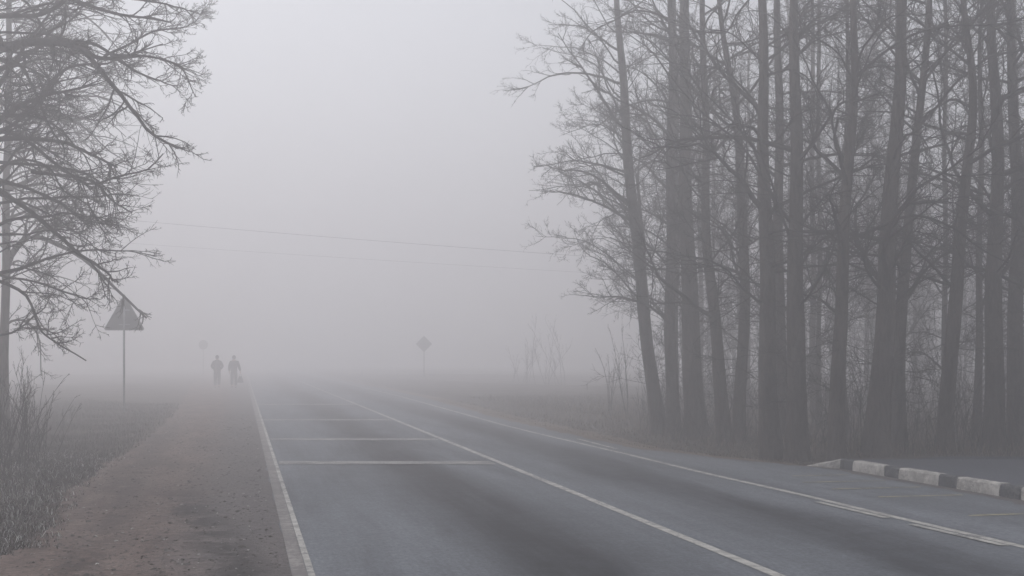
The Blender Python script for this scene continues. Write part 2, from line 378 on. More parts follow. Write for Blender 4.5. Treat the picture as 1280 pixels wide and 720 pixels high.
# pebbles and clods on the path
n = 7000; z = 10.3 + R.uniform(0, 1, n) ** 1.6 * 32; u = R.uniform(0, 1, n); pl, pr = path_left(z), xl(z) - .2; x = pl + (pr - pl) * u
rad = R.gamma(1.1, .0048, n) + .003
ico = np.array([(0, 0, 1), (1, 0, 0), (0, 1, 0), (-1, 0, 0), (0, -1, 0), (.7, .7, .5), (-.7, .7, .5), (-.7, -.7, .5), (.7, -.7, .5)]) 
tri = np.array([(0, 1, 5), (0, 5, 2), (0, 2, 6), (0, 6, 3), (0, 3, 7), (0, 7, 4), (0, 4, 8), (0, 8, 1)])
V = ico[None] * rad[:, None, None] * R.uniform(.6, 1.5, (n, 1, 3)) * np.array([1, 1, .6]) + R.normal(0, .12, (n, 9, 3)) * rad[:, None, None] + np.stack([x, z, np.full(n, .006)], 1)[:, None]
cc = np.repeat(tints(n, [(.05, .045, .042), (.11, .10, .095), (.3, .29, .28), (.03, .025, .02)], [.5, .25, .06, .3]), 9, axis=0)
tag(mesh_np('path_gravel', V.reshape(-1, 3), None, M_BLADE, T=(np.arange(n)[:, None, None] * 9 + tri[None]).reshape(-1, 3), col=cc, smooth=False), 'loose pebbles, clods and leaf scraps scattered over the dirt path', 'gravel', kind='stuff')

# ------------------------------------------------------------------ trees
def norm(v): return v / (np.linalg.norm(v, axis=-1, keepdims=True) + 1e-9)
def tubes(P, rad, sides):
    """P (N,K,3) centre lines, rad (N,K) -> V, Q"""
    N, K, _ = P.shape
    T = np.empty_like(P); T[:, 1:-1] = P[:, 2:] - P[:, :-2]; T[:, 0] = P[:, 1] - P[:, 0]; T[:, -1] = P[:, -1] - P[:, -2]; T = norm(T)
    ref = np.where(np.abs(T[:, :1, 2:3]) > .8, np.array([[[1., 0, 0]]]), np.array([[[0, 0, 1.]]])); ref = np.broadcast_to(ref, T.shape)
    A = norm(np.cross(T, ref)); B = np.cross(T, A)
    a = np.arange(sides) * 2 * np.pi / sides
    V = P[:, :, None] + rad[:, :, None, None] * (A[:, :, None] * np.cos(a)[None, None, :, None] + B[:, :, None] * np.sin(a)[None, None, :, None])
    i = np.arange(N * K * sides).reshape(N, K, sides); j = np.roll(i, -1, axis=2)
    Qd = np.stack([i[:, :-1], j[:, :-1], j[:, 1:], i[:, 1:]], -1).reshape(-1, 4)
    return V.reshape(-1, 3), Qd
def grow(p, d, L, K, wob, trops):
    pts = [p]; d = norm(d)
    for i in range(K):
        tr = np.zeros(3); tr = np.array([0, 0, trops[min(i, len(trops) - 1)]])
        d = norm(d + R.normal(0, wob, d.shape) + tr); p = p + d * (L / K)[:, None]; pts.append(p)
    return np.stack(pts, 1)
def kids(P, L, k, ang, t0, t1, ratio, tpow=1.0, upbias=0.0):
    N, K, _ = P.shape; n = N * k; pi = np.repeat(np.arange(N), k)
    t = t0 + (t1 - t0) * R.uniform(0, 1, n) ** tpow; s = t * (K - 1); i = np.minimum(s.astype(int), K - 2); f = (s - i)[:, None]
    a, b = P[pi, i], P[pi, i + 1]; pos = a * (1 - f) + b * f; tan = norm(b - a)
    perp = norm(np.cross(tan, R.normal(0, 1, (n, 3)))); perp[:, 2] += upbias; perp = norm(perp)
    an = R.uniform(ang[0], ang[1], n)[:, None]
    d = tan * np.cos(an) + perp * np.sin(an)
    return pos, d, L[pi] * ratio * R.uniform(.45, 1.25, n) * (1.15 - .75 * t), t, pi
class Crown:
    def __init__(s): s.V = []; s.Q = []; s.n = 0
    def add(s, P, r, sides):
        V, Qd = tubes(P, r, sides); s.V.append(V); s.Q.append(Qd + s.n); s.n += len(V)
    def build(s, name, m, parent): return mesh_np(name, np.concatenate(s.V), np.concatenate(s.Q), m, parent)
def taper(r0, K, end=.25): return r0[:, None] * (1 - (1 - end) * np.linspace(0, 1, K)[None] ** .8)
def foliage(cr, P1, L1, R1, k2=9, k3=7, k4=4, tw=.0033, wob=.13, up2=.02, up3=.04, t0=.12, r2=.42, r3=.42, l4=.13):
    """second, third order branches and twigs on the limbs P1"""
    p, d, L, t, pi = kids(P1, L1, k2, (.4, .95), t0, 1.0, r2, .8, .15)
    L = np.maximum(L, .35); P2 = grow(p, d, L, 7, wob, [up2 * 2, up2, up2, 0, -up2, -up2, up2]); r2_ = np.clip(R1[pi] * .42 * (1.1 - .6 * t), tw * 1.3, .03)
    cr.add(P2, taper(r2_, 8, .3), 4)
    p, d, L, t, pi = kids(P2, L, k3, (.4, .95), .08, 1.0, r3, .9, .1)
    L = np.clip(L, .16, 1.1); P3 = grow(p, d, L, 5, wob * 1.15, [up3]); r3_ = np.clip(r2_[pi] * .5, tw, .010)
    cr.add(P3, taper(r3_, 6, .4), 3)
    if k4:
        p, d, L, t, pi = kids(P3, L, k4, (.5, 1.2), .15, 1.0, .5, 1.0)
        L = np.clip(L, .05, .30); P4 = grow(p, d, L, 2, wob * 1.2, [up3]); cr.add(P4, taper(np.full(len(L), tw * .85), 3, .5), 3)
def catmull(pts, K):
    pts = np.array(pts, float); n = len(pts); s = np.linspace(0, n - 1, K); i = np.minimum(s.astype(int), n - 2); f = (s - i)[:, None]
    p0, p1, p2, p3 = pts[np.maximum(i - 1, 0)], pts[i], pts[i + 1], pts[np.minimum(i + 2, n - 1)]
    return .5 * (2 * p1 + (p2 - p0) * f + (2 * p0 - 5 * p1 + 4 * p2 - p3) * f ** 2 + (3 * p1 - p0 - 3 * p2 + p3) * f ** 3)
def trunk_mesh(pts, r0, r1, parent, sides=16, K=44, flare=1.0, m=None):
    """pts local polyline; returns centre line, radii"""
    P = catmull(pts, K); h = P[:, 2] - P[0, 2]; t = np.linspace(0, 1, K)
    ph = R.uniform(0, 6.28, 4)
    P[1:, 0] += .02 * np.sin(h[1:] * 1.7 + ph[0]); P[1:, 1] += .02 * np.sin(h[1:] * 1.3 + ph[1])
    rad = (r0 + (r1 - r0) * t ** .85) * (1 + flare * .42 * np.exp(-h / .45))
    V, Qd = tubes(P[None], rad[None], sides); Vr = V.reshape(K, sides, 3)
    a = np.arange(sides) * 2 * np.pi / sides
    lob = 1 + .05 * np.sin(3 * a[None] + ph[2] + h[:, None] * .5) + .03 * np.sin(7 * a[None] + h[:, None] * 1.1 + ph[3]) + R.normal(0, .018, (K, sides)) + (.10 * np.exp(-h / .35))[:, None] * np.sin(5 * a[None] + ph[1])
    Vr[:] = P[:, None] + (Vr - P[:, None]) * lob[..., None]
    mesh_np('trunk', Vr.reshape(-1, 3), Qd, m or M_BARK, parent)
    return P, rad
def wood_tree(pxs, z, w, H, label, name='bare_tree', limbs=26, hmin=2.2, llen=3.2, group='tall roadside trees', side=None, dens=1.0, top_r=.4, upper=1.0, farmat=None):
    """pxs: list of (px, py) of the trunk's axis from top of the picture to the base; w trunk width in pixels"""
    bx = (pxs[-1][0] - 640) * z / F; bh = float(ground_h(bx, z))
    root = empty(name, (bx, z, bh)); tag(root, label, 'tree', group)
    pts = [((px - 640) * z / F - bx, 0, CH + (HZ - py) * z / F - bh) for px, py in pxs[::-1]]
    pts[0] = (0, 0, -.12)
    d = np.array(pts[-1]) - np.array(pts[-2]); d = d / d[2]
    h = pts[-1][2]; l = pts[-1]
    pts.append((l[0] + d[0] * .5 * (H - h) * .5, R.normal(0, .2), h + (H - h) * .5)); pts.append((l[0] + d[0] * .6 * (H - h) + R.normal(0, .2), R.normal(0, .3), H))
    H = H * 1.4; w = w * 1.22
    r0 = w * z / F / 2
    P, rad = trunk_mesh(pts, r0, r0 * .12, root, m=farmat)
    cr = Crown()
    # limbs: visible part (below ~8.5 m) dense, upper part coarser
    for lo, hi, cnt, k2, k3, k4 in ((hmin, 8.6, int(limbs * dens * .95), 9, 7, 3), (8.6, H * .97, int(limbs * .8 * upper), 5, 3, 0)):
        hs = R.uniform(lo, hi, cnt) if hi > lo else np.array([])
        if not len(hs): continue
        ctr = np.stack([np.interp(hs, P[:, 2], P[:, 0]), np.interp(hs, P[:, 2], P[:, 1]), hs], 1); rr = np.interp(hs, P[:, 2], rad)
        az = R.uniform(0, 6.28, cnt)
        if side is not None: az = np.where(R.uniform(0, 1, cnt) < .55, side + R.normal(0, .6, cnt), az)
        el = R.uniform(.15, .85, cnt)
        d = np.stack([np.cos(az) * np.cos(el), np.sin(az) * np.cos(el), np.sin(el)], 1)
        L = llen * R.uniform(.35, 1.15, cnt) * np.where(hs > 8.6, np.clip(1.2 - (hs - 8.6) / (H - 8.6), .2, 1), 1.0)
        P1 = grow(ctr, d, L, 12, .13, [.10, .08, .04, 0, -.05, -.09, -.11, -.11, -.08, 0, .05, .08])
        R1 = np.clip(L * .0105 * R.uniform(.6, 1.7, cnt), .008, rr * .5); cr.add(P1, taper(R1, 13, .2), 5)
        foliage(cr, P1, L, R1, k2, k3, k4)
    # short shoots low on the trunk
    cnt = int(34 * dens); hs = R.uniform(.6, 7.5, cnt); ctr = np.stack([np.interp(hs, P[:, 2], P[:, 0]), np.interp(hs, P[:, 2], P[:, 1]), hs], 1)
    az = R.uniform(0, 6.28, cnt); d = np.stack([np.cos(az), np.sin(az), R.uniform(-.2, .7, cnt)], 1); L = R.uniform(.4, 1.5, cnt)
    P1 = grow(ctr, d, L, 7, .2, [.03]); cr.add(P1, taper(np.full(cnt, .007), 8, .4), 3)
    foliage(cr, P1, L, np.full(cnt, .010), 5, 4, 0)
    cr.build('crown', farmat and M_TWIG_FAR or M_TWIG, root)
    return root
PI = math.pi
G1 = 'tall bare trees along the far side of the road'
# (axis pixels top->base, depth, width px, height, ...)
wood_tree([(772, 0), (778, 90), (784, 180), (803, 370), (823, 541)], 31.5, 15, 13, 'leftmost roadside tree, its slim trunk leaning left, branches spread over the road', group=G1, side=PI, limbs=52, llen=2.45, hmin=2.6)
wood_tree([(800, 260), (806, 370), (811, 480), (820, 536)], 33.0, 8, 6.5, 'thin pole-like trunk close against the leftmost leaning tree', limbs=8, llen=1.6, group=G1, dens=.8)
wood_tree([(839, 0), (839, 180), (838, 380), (842, 541)], 31.0, 14, 13.5, 'slender upright tree second from the left end of the roadside row', group=G1, limbs=30, side=PI, llen=2.5)
wood_tree([(856, 0), (857, 200), (862, 380), (871, 548)], 29.5, 22, 14, 'stout straight tree beside the slender one at the left end of the row', group=G1, limbs=28, side=PI, llen=2.7)
wood_tree([(878, 0), (881, 130), (884, 300), (891, 380), (909, 555)], 28.0, 14, 13, 'thin tree whose lower trunk bends right towards its foot', group=G1, limbs=26)
wood_tree([(900, 0), (908, 70), (919, 140), (927, 220), (930, 380), (924, 556)], 27.5, 13, 13, 'tree with a crooked upper trunk leaning left at the top', group=G1, limbs=24)
wood_tree([(953, 0), (954, 150), (957, 300), (960, 450), (963, 574)], 24.0, 22, 14.5, 'thick straight tree with a flared foot left of the kerb end', group=G1, limbs=22)
wood_tree([(972, 0), (974, 200), (973, 400), (982, 570)], 26.5, 15, 13.5, 'paler tree standing just behind the two thick trunks by the kerb end', group=G1, limbs=20)
wood_tree([(993, 0), (994, 150), (996, 300), (994, 450), (999, 574)], 23.6, 23, 14.5, 'thick dark tree at the tip of the black and white kerb', group=G1, limbs=22)
wood_tree([(1067, 0), (1065, 150), (1055, 300), (1049, 450), (1046, 574)], 22.6, 18, 14, 'tree right behind the first stones of the kerb, leaning right as it rises', group=G1, limbs=22)
wood_tree([(1128, 0), (1121, 150), (1111, 300), (1103, 450), (1097, 574)], 22.8, 26, 14.5, 'broadest trunk of the row, leaning slightly right, behind the striped kerb', group=G1, limbs=24)
wood_tree([(1161, 0), (1150, 150), (1132, 300), (1126, 420), (1121, 572)], 24.2, 16, 13.5, 'tree close beside the broadest trunk and slanting away to the right', group=G1, limbs=20)
wood_tree([(1206, 0), (1215, 110), (1209, 210), (1198, 330), (1185, 470), (1181, 568)], 23.4, 18, 13.5, 'wavy trunked tree leaning right then kinking back near the top', group=G1, limbs=24)
wood_tree([(1239, 0), (1246, 130), (1244, 300), (1242, 420), (1241, 566)], 24.0, 22, 14, 'stout tree next to the wavy trunk near the right edge of the photo', group=G1, limbs=22)
wood_tree([(1226, 60), (1226, 200), (1224, 380), (1222, 562)], 26.5, 9, 12, 'skinny tree seen between the wavy trunk and the stout right one', group=G1, limbs=16)
wood_tree([(1262, 0), (1268, 150), (1271, 300), (1268, 566)], 25.0, 18, 14, 'tree at the right edge of the photo, partly out of view', group=G1, limbs=22)
wood_tree([(1302, 0), (1302, 200), (1300, 568)], 23.5, 20, 14, 'roadside tree just outside the right edge, its branches reaching into view', group=G1, limbs=22)

# deeper woods: copies of three slim trees
protos = []
GB = 'slim bare trees deeper in the foggy wood'
def copy_tree(o, parent=None):
    c = o.copy(); COL.objects.link(c); c.parent = parent
    for ch in [q for q in o.children]: copy_tree(ch, c)
    return c
spots = []
tries = 0
while len(spots) < 27 and tries < 4000:
    tries += 1
    z_ = R.uniform(27, 62); px = R.uniform(830, 1330); x_ = (px - 640) * z_ / F
    if z_ > 45 and px < 880: continue
    if x_ < road_right(z_) + 2.5: continue
    if all(abs((s[0]) - px) > 6 and math.hypot(s[1] - x_, s[2] - z_) > 1.2 for s in spots): spots.append((px, x_, z_))
for i, (px, x_, z_) in enumerate(spots):
    if i < 4:
        pts = [(px + R.normal(0, 6), -100), (px + R.normal(0, 5), 150), (px + R.normal(0, 3), 350), (px, 540)]
        o = wood_tree(pts, z_, [7, 9, 6, 8][i] * 40 / z_ * .8, 12.0, 'slim leafless tree standing deeper in the wood behind the roadside row', name='slim_bare_tree', limbs=30, llen=2.2, hmin=1.2, group=GB, upper=.8)
        protos.append(o)
    else:
        o = copy_tree(protos[i % 4]); o.rotation_euler = (0, 0, R.uniform(0, 6.28)); s_ = R.uniform(.75, 1.15); o.scale = (s_, s_, s_ * R.uniform(.9, 1.15))
        o.location = (x_, z_, float(ground_h(x_, z_)))

# shrubs: many stems from one foot
def shrub(px, z_, H, nst, label, spread=.35, name='bare_shrub', cat='shrub', group=None, m=None, tw=.004, r=.007, k2=5, foot=.18):
    x_ = (px - 640) * z_ / F; 
    az = R.uniform(0, 6.28, nst); q = R.uniform(0, spread, nst); d = np.stack([np.cos(az) * q, np.sin(az) * q, np.ones(nst)], 1)
    p = np.stack([R.normal(0, foot, nst), R.normal(0, foot, nst), np.full(nst, -.05)], 1); L = H * R.uniform(.45, 1.1, nst)
    P1 = grow(p, d, L, 9, .06, [.0]); c = Crown(); c.add(P1, taper(np.full(nst, r), 10, .35), 4); pp, dd, LL, t, pi = kids(P1, L, k2, (.25, .7), .2, 1, .38, 1, .4); P2 = grow(pp, dd, LL, 5, .09, [.04]); c.add(P2, taper(np.full(len(LL), tw), 6, .5), 3)
    pp, dd, LL, t, pi = kids(P2, LL, 3, (.3, .8), .2, 1, .45); P3 = grow(pp, dd, LL, 3, .1, [.04]); c.add(P3, taper(np.full(len(LL), tw * .8), 4, .5), 3)
    o = c.build(name, m or M_TWIG, None); tag(o, label, cat, group); o.location = (x_, z_, float(ground_h(x_, z_))); return o
shrub(28, 21.5, 1.7, 16, 'leafless shrub with long upright forked shoots under the left tree', .45, k2=4)
shrub(2, 20.0, 1.5, 22, 'dense leafless shrub at the left edge beside the tree trunk', .4)
shrub(52, 23.5, 1.15, 16, 'low thin shrub of slanting stems right of the taller left shrub', .5)
shrub(12, 25.0, 1.6, 18, 'greyer shrub behind the upright shoots at the left edge', .3)
for px, z_, H, lab in ((690, 82, 4.0, 'faint young tree in the fog beyond the verge, right of a fainter shrub'), (655, 90, 3.2, 'very faint low shrub in the fog left of the faint young tree')):
    shrub(px, z_, H, 9, lab, .55, name='hazy_shrub', r=.016, tw=.007, k2=9, foot=.35)
shrub(762, 42, 1.8, 5, 'single thin sapling standing alone on the verge left of the wood', .12, name='sapling', cat='sapling', r=.014, foot=.04)
shrub(783, 39, 2.6, 4, 'drooping young sapling at the wood edge beside the leaning tree', .4, name='sapling', cat='sapling', r=.012, k2=9, foot=.06)
shrub(1092, 22.55, .42, 5, 'little tuft of pale shoots at the foot of the broadest trunk', .5, name='basal_shoots', cat='plant', m=M_TWIG_FAR, foot=.05)

# undergrowth thicket (nobody could count it)
n = 1500; z_ = 23.2 + R.uniform(0, 1, n) ** 1.3 * 26; x_ = road_right(z_) + 1.3 + R.uniform(0, 1, n) * (5 + (z_ - 20) * .55)
px_ = 640 + x_ * F / z_; keep = (px_ > 800) & ((x_ > 5) | (z_ > 25.5)); x_, z_ = x_[keep], z_[keep]; n = len(x_)
p = np.stack([x_, z_, ground_h(x_, z_) - .03], 1); d = np.stack([R.normal(0, .2, n), R.normal(0, .2, n), np.ones(n)], 1); L = R.gamma(2.2, .42, n) + .2
P1 = grow(p, d, L, 7, .09, [0]); th = Crown(); th.add(P1, taper(R.uniform(.004, .009, n), 8, .35), 3)
pp, dd, LL, t, pi = kids(P1, L, 4, (.3, .9), .15, 1, .4, 1, .2); P2 = grow(pp, dd, LL, 4, .13, [.02]); th.add(P2, taper(np.full(len(LL), .0038), 5, .5), 3)
pp, dd, LL, t, pi = kids(P2, LL, 3, (.3, .9), .2, 1, .45); P3 = grow(pp, dd, LL, 2, .13, [.02]); th.add(P3, taper(np.full(len(LL), .0032), 3, .5), 3)
o = th.build('undergrowth', M_TWIG, None); tag(o, 'tangled leafless brushwood filling the floor of the wood', 'undergrowth', kind='stuff')
# far wood behind
n = 130; z_ = R.uniform(62, 100, n); x_ = (R.uniform(850, 1420, n) - 640) * z_ / F
p = np.stack([x_, z_, np.zeros(n) - .1], 1); P1 = grow(p, np.stack([R.normal(0, .04, n), R.normal(0, .04, n), np.ones(n)], 1), R.uniform(8, 13, n), 8, .03, [0])
fw = Crown(); fw.add(P1, taper(R.uniform(.05, .17, n), 9, .2), 6)
pp, dd, LL, t, pi = kids(P1, np.full(n, 10.), 18, (.5, 1.1), .1, 1, .2, 1, .4); P2 = grow(pp, dd, LL, 5, .12, [0]); fw.add(P2, taper(np.full(len(LL), .018), 6, .3), 3)
pp, dd, LL, t, pi = kids(P2, LL, 4, (.5, 1.1), .2, 1, .45); P3 = grow(pp, dd, LL, 2, .12, [0]); fw.add(P3, taper(np.full(len(LL), .010), 3, .5), 3)
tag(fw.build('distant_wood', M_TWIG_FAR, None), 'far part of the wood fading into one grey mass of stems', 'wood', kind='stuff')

# ------------------------------------------------------------------ left trees with limbs traced in space
def guided_tree(name, label, z0, trunk_px, w, H, limbs, extra, fill, m_t, llen=2.2, seedoff=0, k=(9, 6, 4)):
    bx = (trunk_px[-1][0] - 640) * z0 / F; bh = float(ground_h(bx, z0)); root = empty(name, (bx, z0, bh)); tag(root, label, 'tree')
    pts = [((px - 640) * z0 / F - bx, 0, CH + (HZ - py) * z0 / F - bh) for px, py in trunk_px[::-1]]; pts[0] = (0, 0, -.1)
    l = pts[-1]; pts.append((l[0] - .3, .2, (l[2] + H) / 2)); pts.append((l[0] - .2, .1, H))
    r0 = w * z0 / F / 2; P, rad = trunk_mesh(pts, r0, r0 * .15, root, m=m_t)
    cr = Crown(); P1 = []; L1 = []; R1 = []
    for pl, wpx, dz in limbs:
        pw = []
        for i, (px, py) in enumerate(pl):
            zz_ = z0 + dz * i / (len(pl) - 1) * 1.0
            pw.append(((px - 640) * zz_ / F - bx, zz_ - z0, CH + (HZ - py) * zz_ / F - bh))
        c = catmull(pw, 16); c[1:] += np.cumsum(R.normal(0, .008, (15, 3)), 0)
        P1.append(c); L1.append(np.linalg.norm(np.diff(c, axis=0), axis=1).sum()); R1.append(wpx * z0 / F / 2)
    P1 = np.array(P1); L1 = np.array(L1); R1 = np.array(R1)
    R1 = R1 * 1.1; cr.add(P1, taper(R1, 16, .25), 6)
    foliage(cr, P1, L1, R1, k[0] + 4, k[1], k[2], wob=.13, up2=-.01, up3=.01, t0=.1, r2=.33, tw=.0042, l4=.1)
    # free limbs filling the rest of the crown
    for lo, hi, cnt, az0, sd in fill:
        hs = R.uniform(lo, hi, cnt); ctr = np.stack([np.interp(hs, P[:, 2], P[:, 0]), np.interp(hs, P[:, 2], P[:, 1]), hs], 1)
        az = az0 + R.normal(0, sd, cnt); el = R.uniform(-.15, .7, cnt); d = np.stack([np.cos(az) * np.cos(el), np.sin(az) * np.cos(el), np.sin(el)], 1)
        L = llen * R.uniform(.5, 1.1, cnt); Pf = grow(ctr, d, L, 12, .15, [.05, .03, 0, -.03, -.05, -.08, -.08]); Rf = L * .012
        cr.add(Pf, taper(Rf, 13, .2), 5); foliage(cr, Pf, L, Rf, 8, 6, max(0, k[2] - 1), wob=.12, up3=.01, r2=.45, tw=.0040)
    cr.build('crown', M_TWIG, root); return root
A = [([(-8, 70), (0, 58), (50, 50), (100, 57), (133, 72), (180, 72)], 13, -1.2), ([(60, 50), (100, 58), (147, 107), (187, 160), (222, 182)], 8, -1.5),
     ([(-8, 80), (0, 73), (27, 83), (47, 120), (63, 153), (83, 180)], 6, -2), ([(-6, 160), (0, 150), (30, 130), (60, 120), (120, 107)], 9, -1),
     ([(20, 150), (50, 120), (73, 90), (100, 77), (133, 75), (165, 62), (200, 50)], 6, 1), ([(-5, 180), (0, 173), (50, 173), (87, 177), (113, 190), (147, 207)], 8, -1.2),
     ([(5, 165), (27, 170), (67, 203), (90, 220), (113, 230), (153, 218), (180, 210), (202, 190)], 5, -2), ([(-5, 235), (0, 240), (43, 270), (97, 317), (125, 335), (142, 352)], 8, -.5),
     ([(-4, 335), (0, 343), (43, 353), (83, 367), (103, 372), (120, 372)], 4, -1.5), ([(-4, 340), (0, 350), (33, 370), (50, 407), (63, 423), (107, 448)], 5, -1.8),
     ([(40, 215), (93, 220), (123, 230), (140, 250), (165, 265)], 5, -1), ([(0, 225), (50, 240), (93, 263), (113, 275), (150, 278)], 5, .6),
     ([(90, 52), (117, 57), (150, 80), (187, 97), (213, 103)], 5, .8), ([(140, 68), (180, 67), (213, 73), (230, 87), (243, 115)], 4, -.6),
     ([(130, 70), (160, 58), (190, 43), (233, 38), (248, 30)], 4, .4), ([(60, -40), (110, -30), (150, -10), (200, 5), (236, 14)], 6, .5),
     ([(0, -30), (60, -10), (110, 10), (150, 20), (190, 25), (215, 30)], 7, 1), ([(-4, 20), (40, 20), (80, 5), (120, -30), (160, -60)], 7, -1), ([(-4, 110), (30, 60), (60, 20), (90, -30)], 6, 1), ([(0, 210), (30, 200), (60, 210), (80, 240), (110, 260), (125, 290)], 4, -1.5),
     ([(-3, 420), (20, 415), (38, 400), (55, 385), (62, 370)], 3, -1)]
guided_tree('bare_tree', 'big gnarled leafless tree at the left edge whose twigs hang over the path', 20.0, [(-30, -60), (-22, 150), (-16, 330), (-20, 470), (-26, 585)], 19, 12, A, None,
            [(2.4, 8.0, 34, .15, 1.0), (4.6, 9.2, 30, .1, .7), (8, 11.5, 14, 0, 3)], M_BARK, llen=2.3)
B = [([(5, 345), (14, 318), (36, 297), (63, 303), (97, 320), (127, 345), (152, 371), (182, 400)], 9, 0), ([(-20, 120), (40, 140), (90, 150), (120, 140)], 9, 0), ([(-20, 250), (30, 230), (70, 215), (110, 235), (130, 265)], 7, 0),
     ([(-10, 420), (20, 400), (45, 420), (50, 470)], 4, 0), ([(40, 290), (70, 280), (100, 290), (120, 275), (135, 280)], 4, 0)]
guided_tree('bare_tree', 'paler leafless tree behind the big left one, its drooping bough reaching the triangular sign', 29.0, [(12, -60), (10, 150), (7, 350), (4, 545)], 13, 12, B, None,
            [(3.2, 9.0, 40, .1, .9), (8, 11.5, 8, 0, 3)], M_BARK, llen=2.9, k=(7, 5, 2))

# ------------------------------------------------------------------ signs
def cyl(r, z0, z1, n=16, cx=0, cy=0):
    V = [(cx + r * math.cos(2 * PI * i / n), cy + r * math.sin(2 * PI * i / n), z) for z in (z0, z1) for i in range(n)]
    return V, [[i, (i + 1) % n, n + (i + 1) % n, n + i] for i in range(n)] + [list(range(n))[::-1], [n + i for i in range(n)]]
def plate(outline, y0, y1):
    k = len(outline); V = [(x, y0, z) for x, z in outline] + [(x, y1, z) for x, z in outline]
    return V, [[i, (i + 1) % k, k + (i + 1) % k, k + i] for i in range(k)] + [list(range(k)), [k + i for i in range(k)][::-1]]
def ring(o1, o2, y0, y1):
    k = len(o1); V = [(x, y, z) for y in (y0, y1) for o in (o1, o2) for x, z in o]; Fc = []
    for i in range(k):
        j = (i + 1) % k
        Fc += [[i, j, k + j, k + i], [2 * k + i, 3 * k + i, 3 * k + j, 2 * k + j], [i, 2 * k + i, 2 * k + j, j], [k + i, k + j, 3 * k + j, 3 * k + i]]
    return V, Fc
def rounded(poly, r, n=5):
    out = []; k = len(poly)
    for i in range(k):
        p, a, b = Vector(poly[i]), Vector(poly[i - 1]), Vector(poly[(i + 1) % k]); u = (a - p).normalized(); v = (b - p).normalized()
        half = u.angle(v) / 2; t = r / math.tan(half); c = p + (u + v).normalized() * (r / math.sin(half)); s = p + u * t - c; e = p + v * t - c
        for j in range(n + 1):
            w = s.lerp(e, j / n); w = w.normalized() * r; out.append((c.x + w.x, c.y + w.y))
    return out
def box(x0, x1, y0, y1, z0, z1):
    return [(x, y, z) for x in (x0, x1) for y in (y0, y1) for z in (z0, z1)], [[0, 1, 3, 2], [4, 6, 7, 5], [0, 4, 5, 1], [2, 3, 7, 6], [0, 2, 6, 4], [1, 5, 7, 3]]
z_ = 43.2; bx = (155 - 640) * z_ / F; bh = float(ground_h(bx, z_)); k_ = z_ / F
hb = CH + (HZ - 413) * k_ - bh; ht = CH + (HZ - 367) * k_ - bh
s1 = empty('triangular_sign', (bx, z_, bh), .05); tag(s1, 'triangular road sign seen from its grey back on a thin post by the path', 'road sign')
mesh_py('post', *cyl(.032, -.1, ht - .03), M_STEEL, s1, True)
tri0 = [(-.63, hb), (.63, hb), (0, ht)]; o_ = rounded(tri0, .05); cz = (2 * hb + ht) / 3
i_ = [(x * .82, cz + (z - cz) * .82) for x, z in o_]; pp_ = [(x * .995, cz + (z - cz) * .995) for x, z in o_]
mesh_py('plate', *plate(pp_, .045, .049), M_SIGNBACK, s1)
mesh_py('rim', *ring(o_, [(x * .955, cz + (z - cz) * .955) for x, z in o_], .030, .044), M_STEEL, s1)
mesh_py('border', *ring(pp_, i_, .0495, .052), M_RED, s1); mesh_py('face', *plate(i_, .0495, .0515), M_WHITE, s1)
for hz in (hb + .18, hb + .62):
    mesh_py('clamp', *box(-.16, .16, .033, .0445, hz - .02, hz + .02), M_STEEL, s1)
# diamond sign
z_ = 104.0; bx = (530 - 640) * z_ / F; bh = .0; c_ = CH + (HZ - 430) * z_ / F; s2 = empty('diamond_sign', (bx, z_, bh)); tag(s2, 'faint diamond shaped sign on a post far down the road', 'road sign')
mesh_py('post', *cyl(.04, -.1, c_ + .3), M_STEEL, s2, True); q = .60
dia = rounded([(-q, c_), (0, c_ - q), (q, c_), (0, c_ + q)], .05); dia2 = rounded([(-q * .62, c_), (0, c_ - q * .62), (q * .62, c_), (0, c_ + q * .62)], .03)
mesh_py('plate', *plate(dia, -.046, -.042), M_SIGNBACK, s2); mesh_py('rim', *ring(dia, rounded([(-q * .9, c_), (0, c_ - q * .9), (q * .9, c_), (0, c_ + q * .9)], .045), -.052, -.0465), M_SIGNBACK, s2)
# round sign, barely visible
z_ = 124.0; bx = (254 - 640) * z_ / F; bh = float(ground_h(bx, z_)); c_ = CH + (HZ - 431) * z_ / F - bh; s3 = empty('round_sign', (bx, z_, bh)); tag(s3, 'hardly visible round sign on a post in the fog left of the walkers', 'road sign')
mesh_py('post', *cyl(.035, -.1, c_ + .2), M_STEEL, s3, True)
circ = [((.42) * math.cos(2 * PI * i / 32), c_ + .42 * math.sin(2 * PI * i / 32)) for i in range(32)]; circ2 = [(x * .93, c_ + (z - c_) * .93) for x, z in circ]
mesh_py('plate', *plate(circ, .038, .042), M_SIGNBACK, s3); mesh_py('rim', *ring(circ, circ2, .026, .0375), M_STEEL, s3)

# ------------------------------------------------------------------ overhead cables
def cable(p, q, sag, r, label):
    K = 90; t = np.linspace(0, 1, K); P = np.array(p)[None] * (1 - t[:, None]) + np.array(q)[None] * t[:, None]; P[:, 2] -= sag * 4 * t * (1 - t)
    V, Qd = tubes(P[None], np.full((1, K), r), 6); tag(mesh_np('overhead_cable', V, Qd, M_CABLE), label, 'cable', 'overhead cables crossing above the road')
cable(at(-420, 218, 52), at(1700, 372, 52), .55, .0055, 'upper of the two thin dark cables crossing high above the road in the fog')
cable(at(-420, 258, 56), at(1700, 384, 56), .45, .0035, 'lower and fainter of the two cables crossing high above the road')

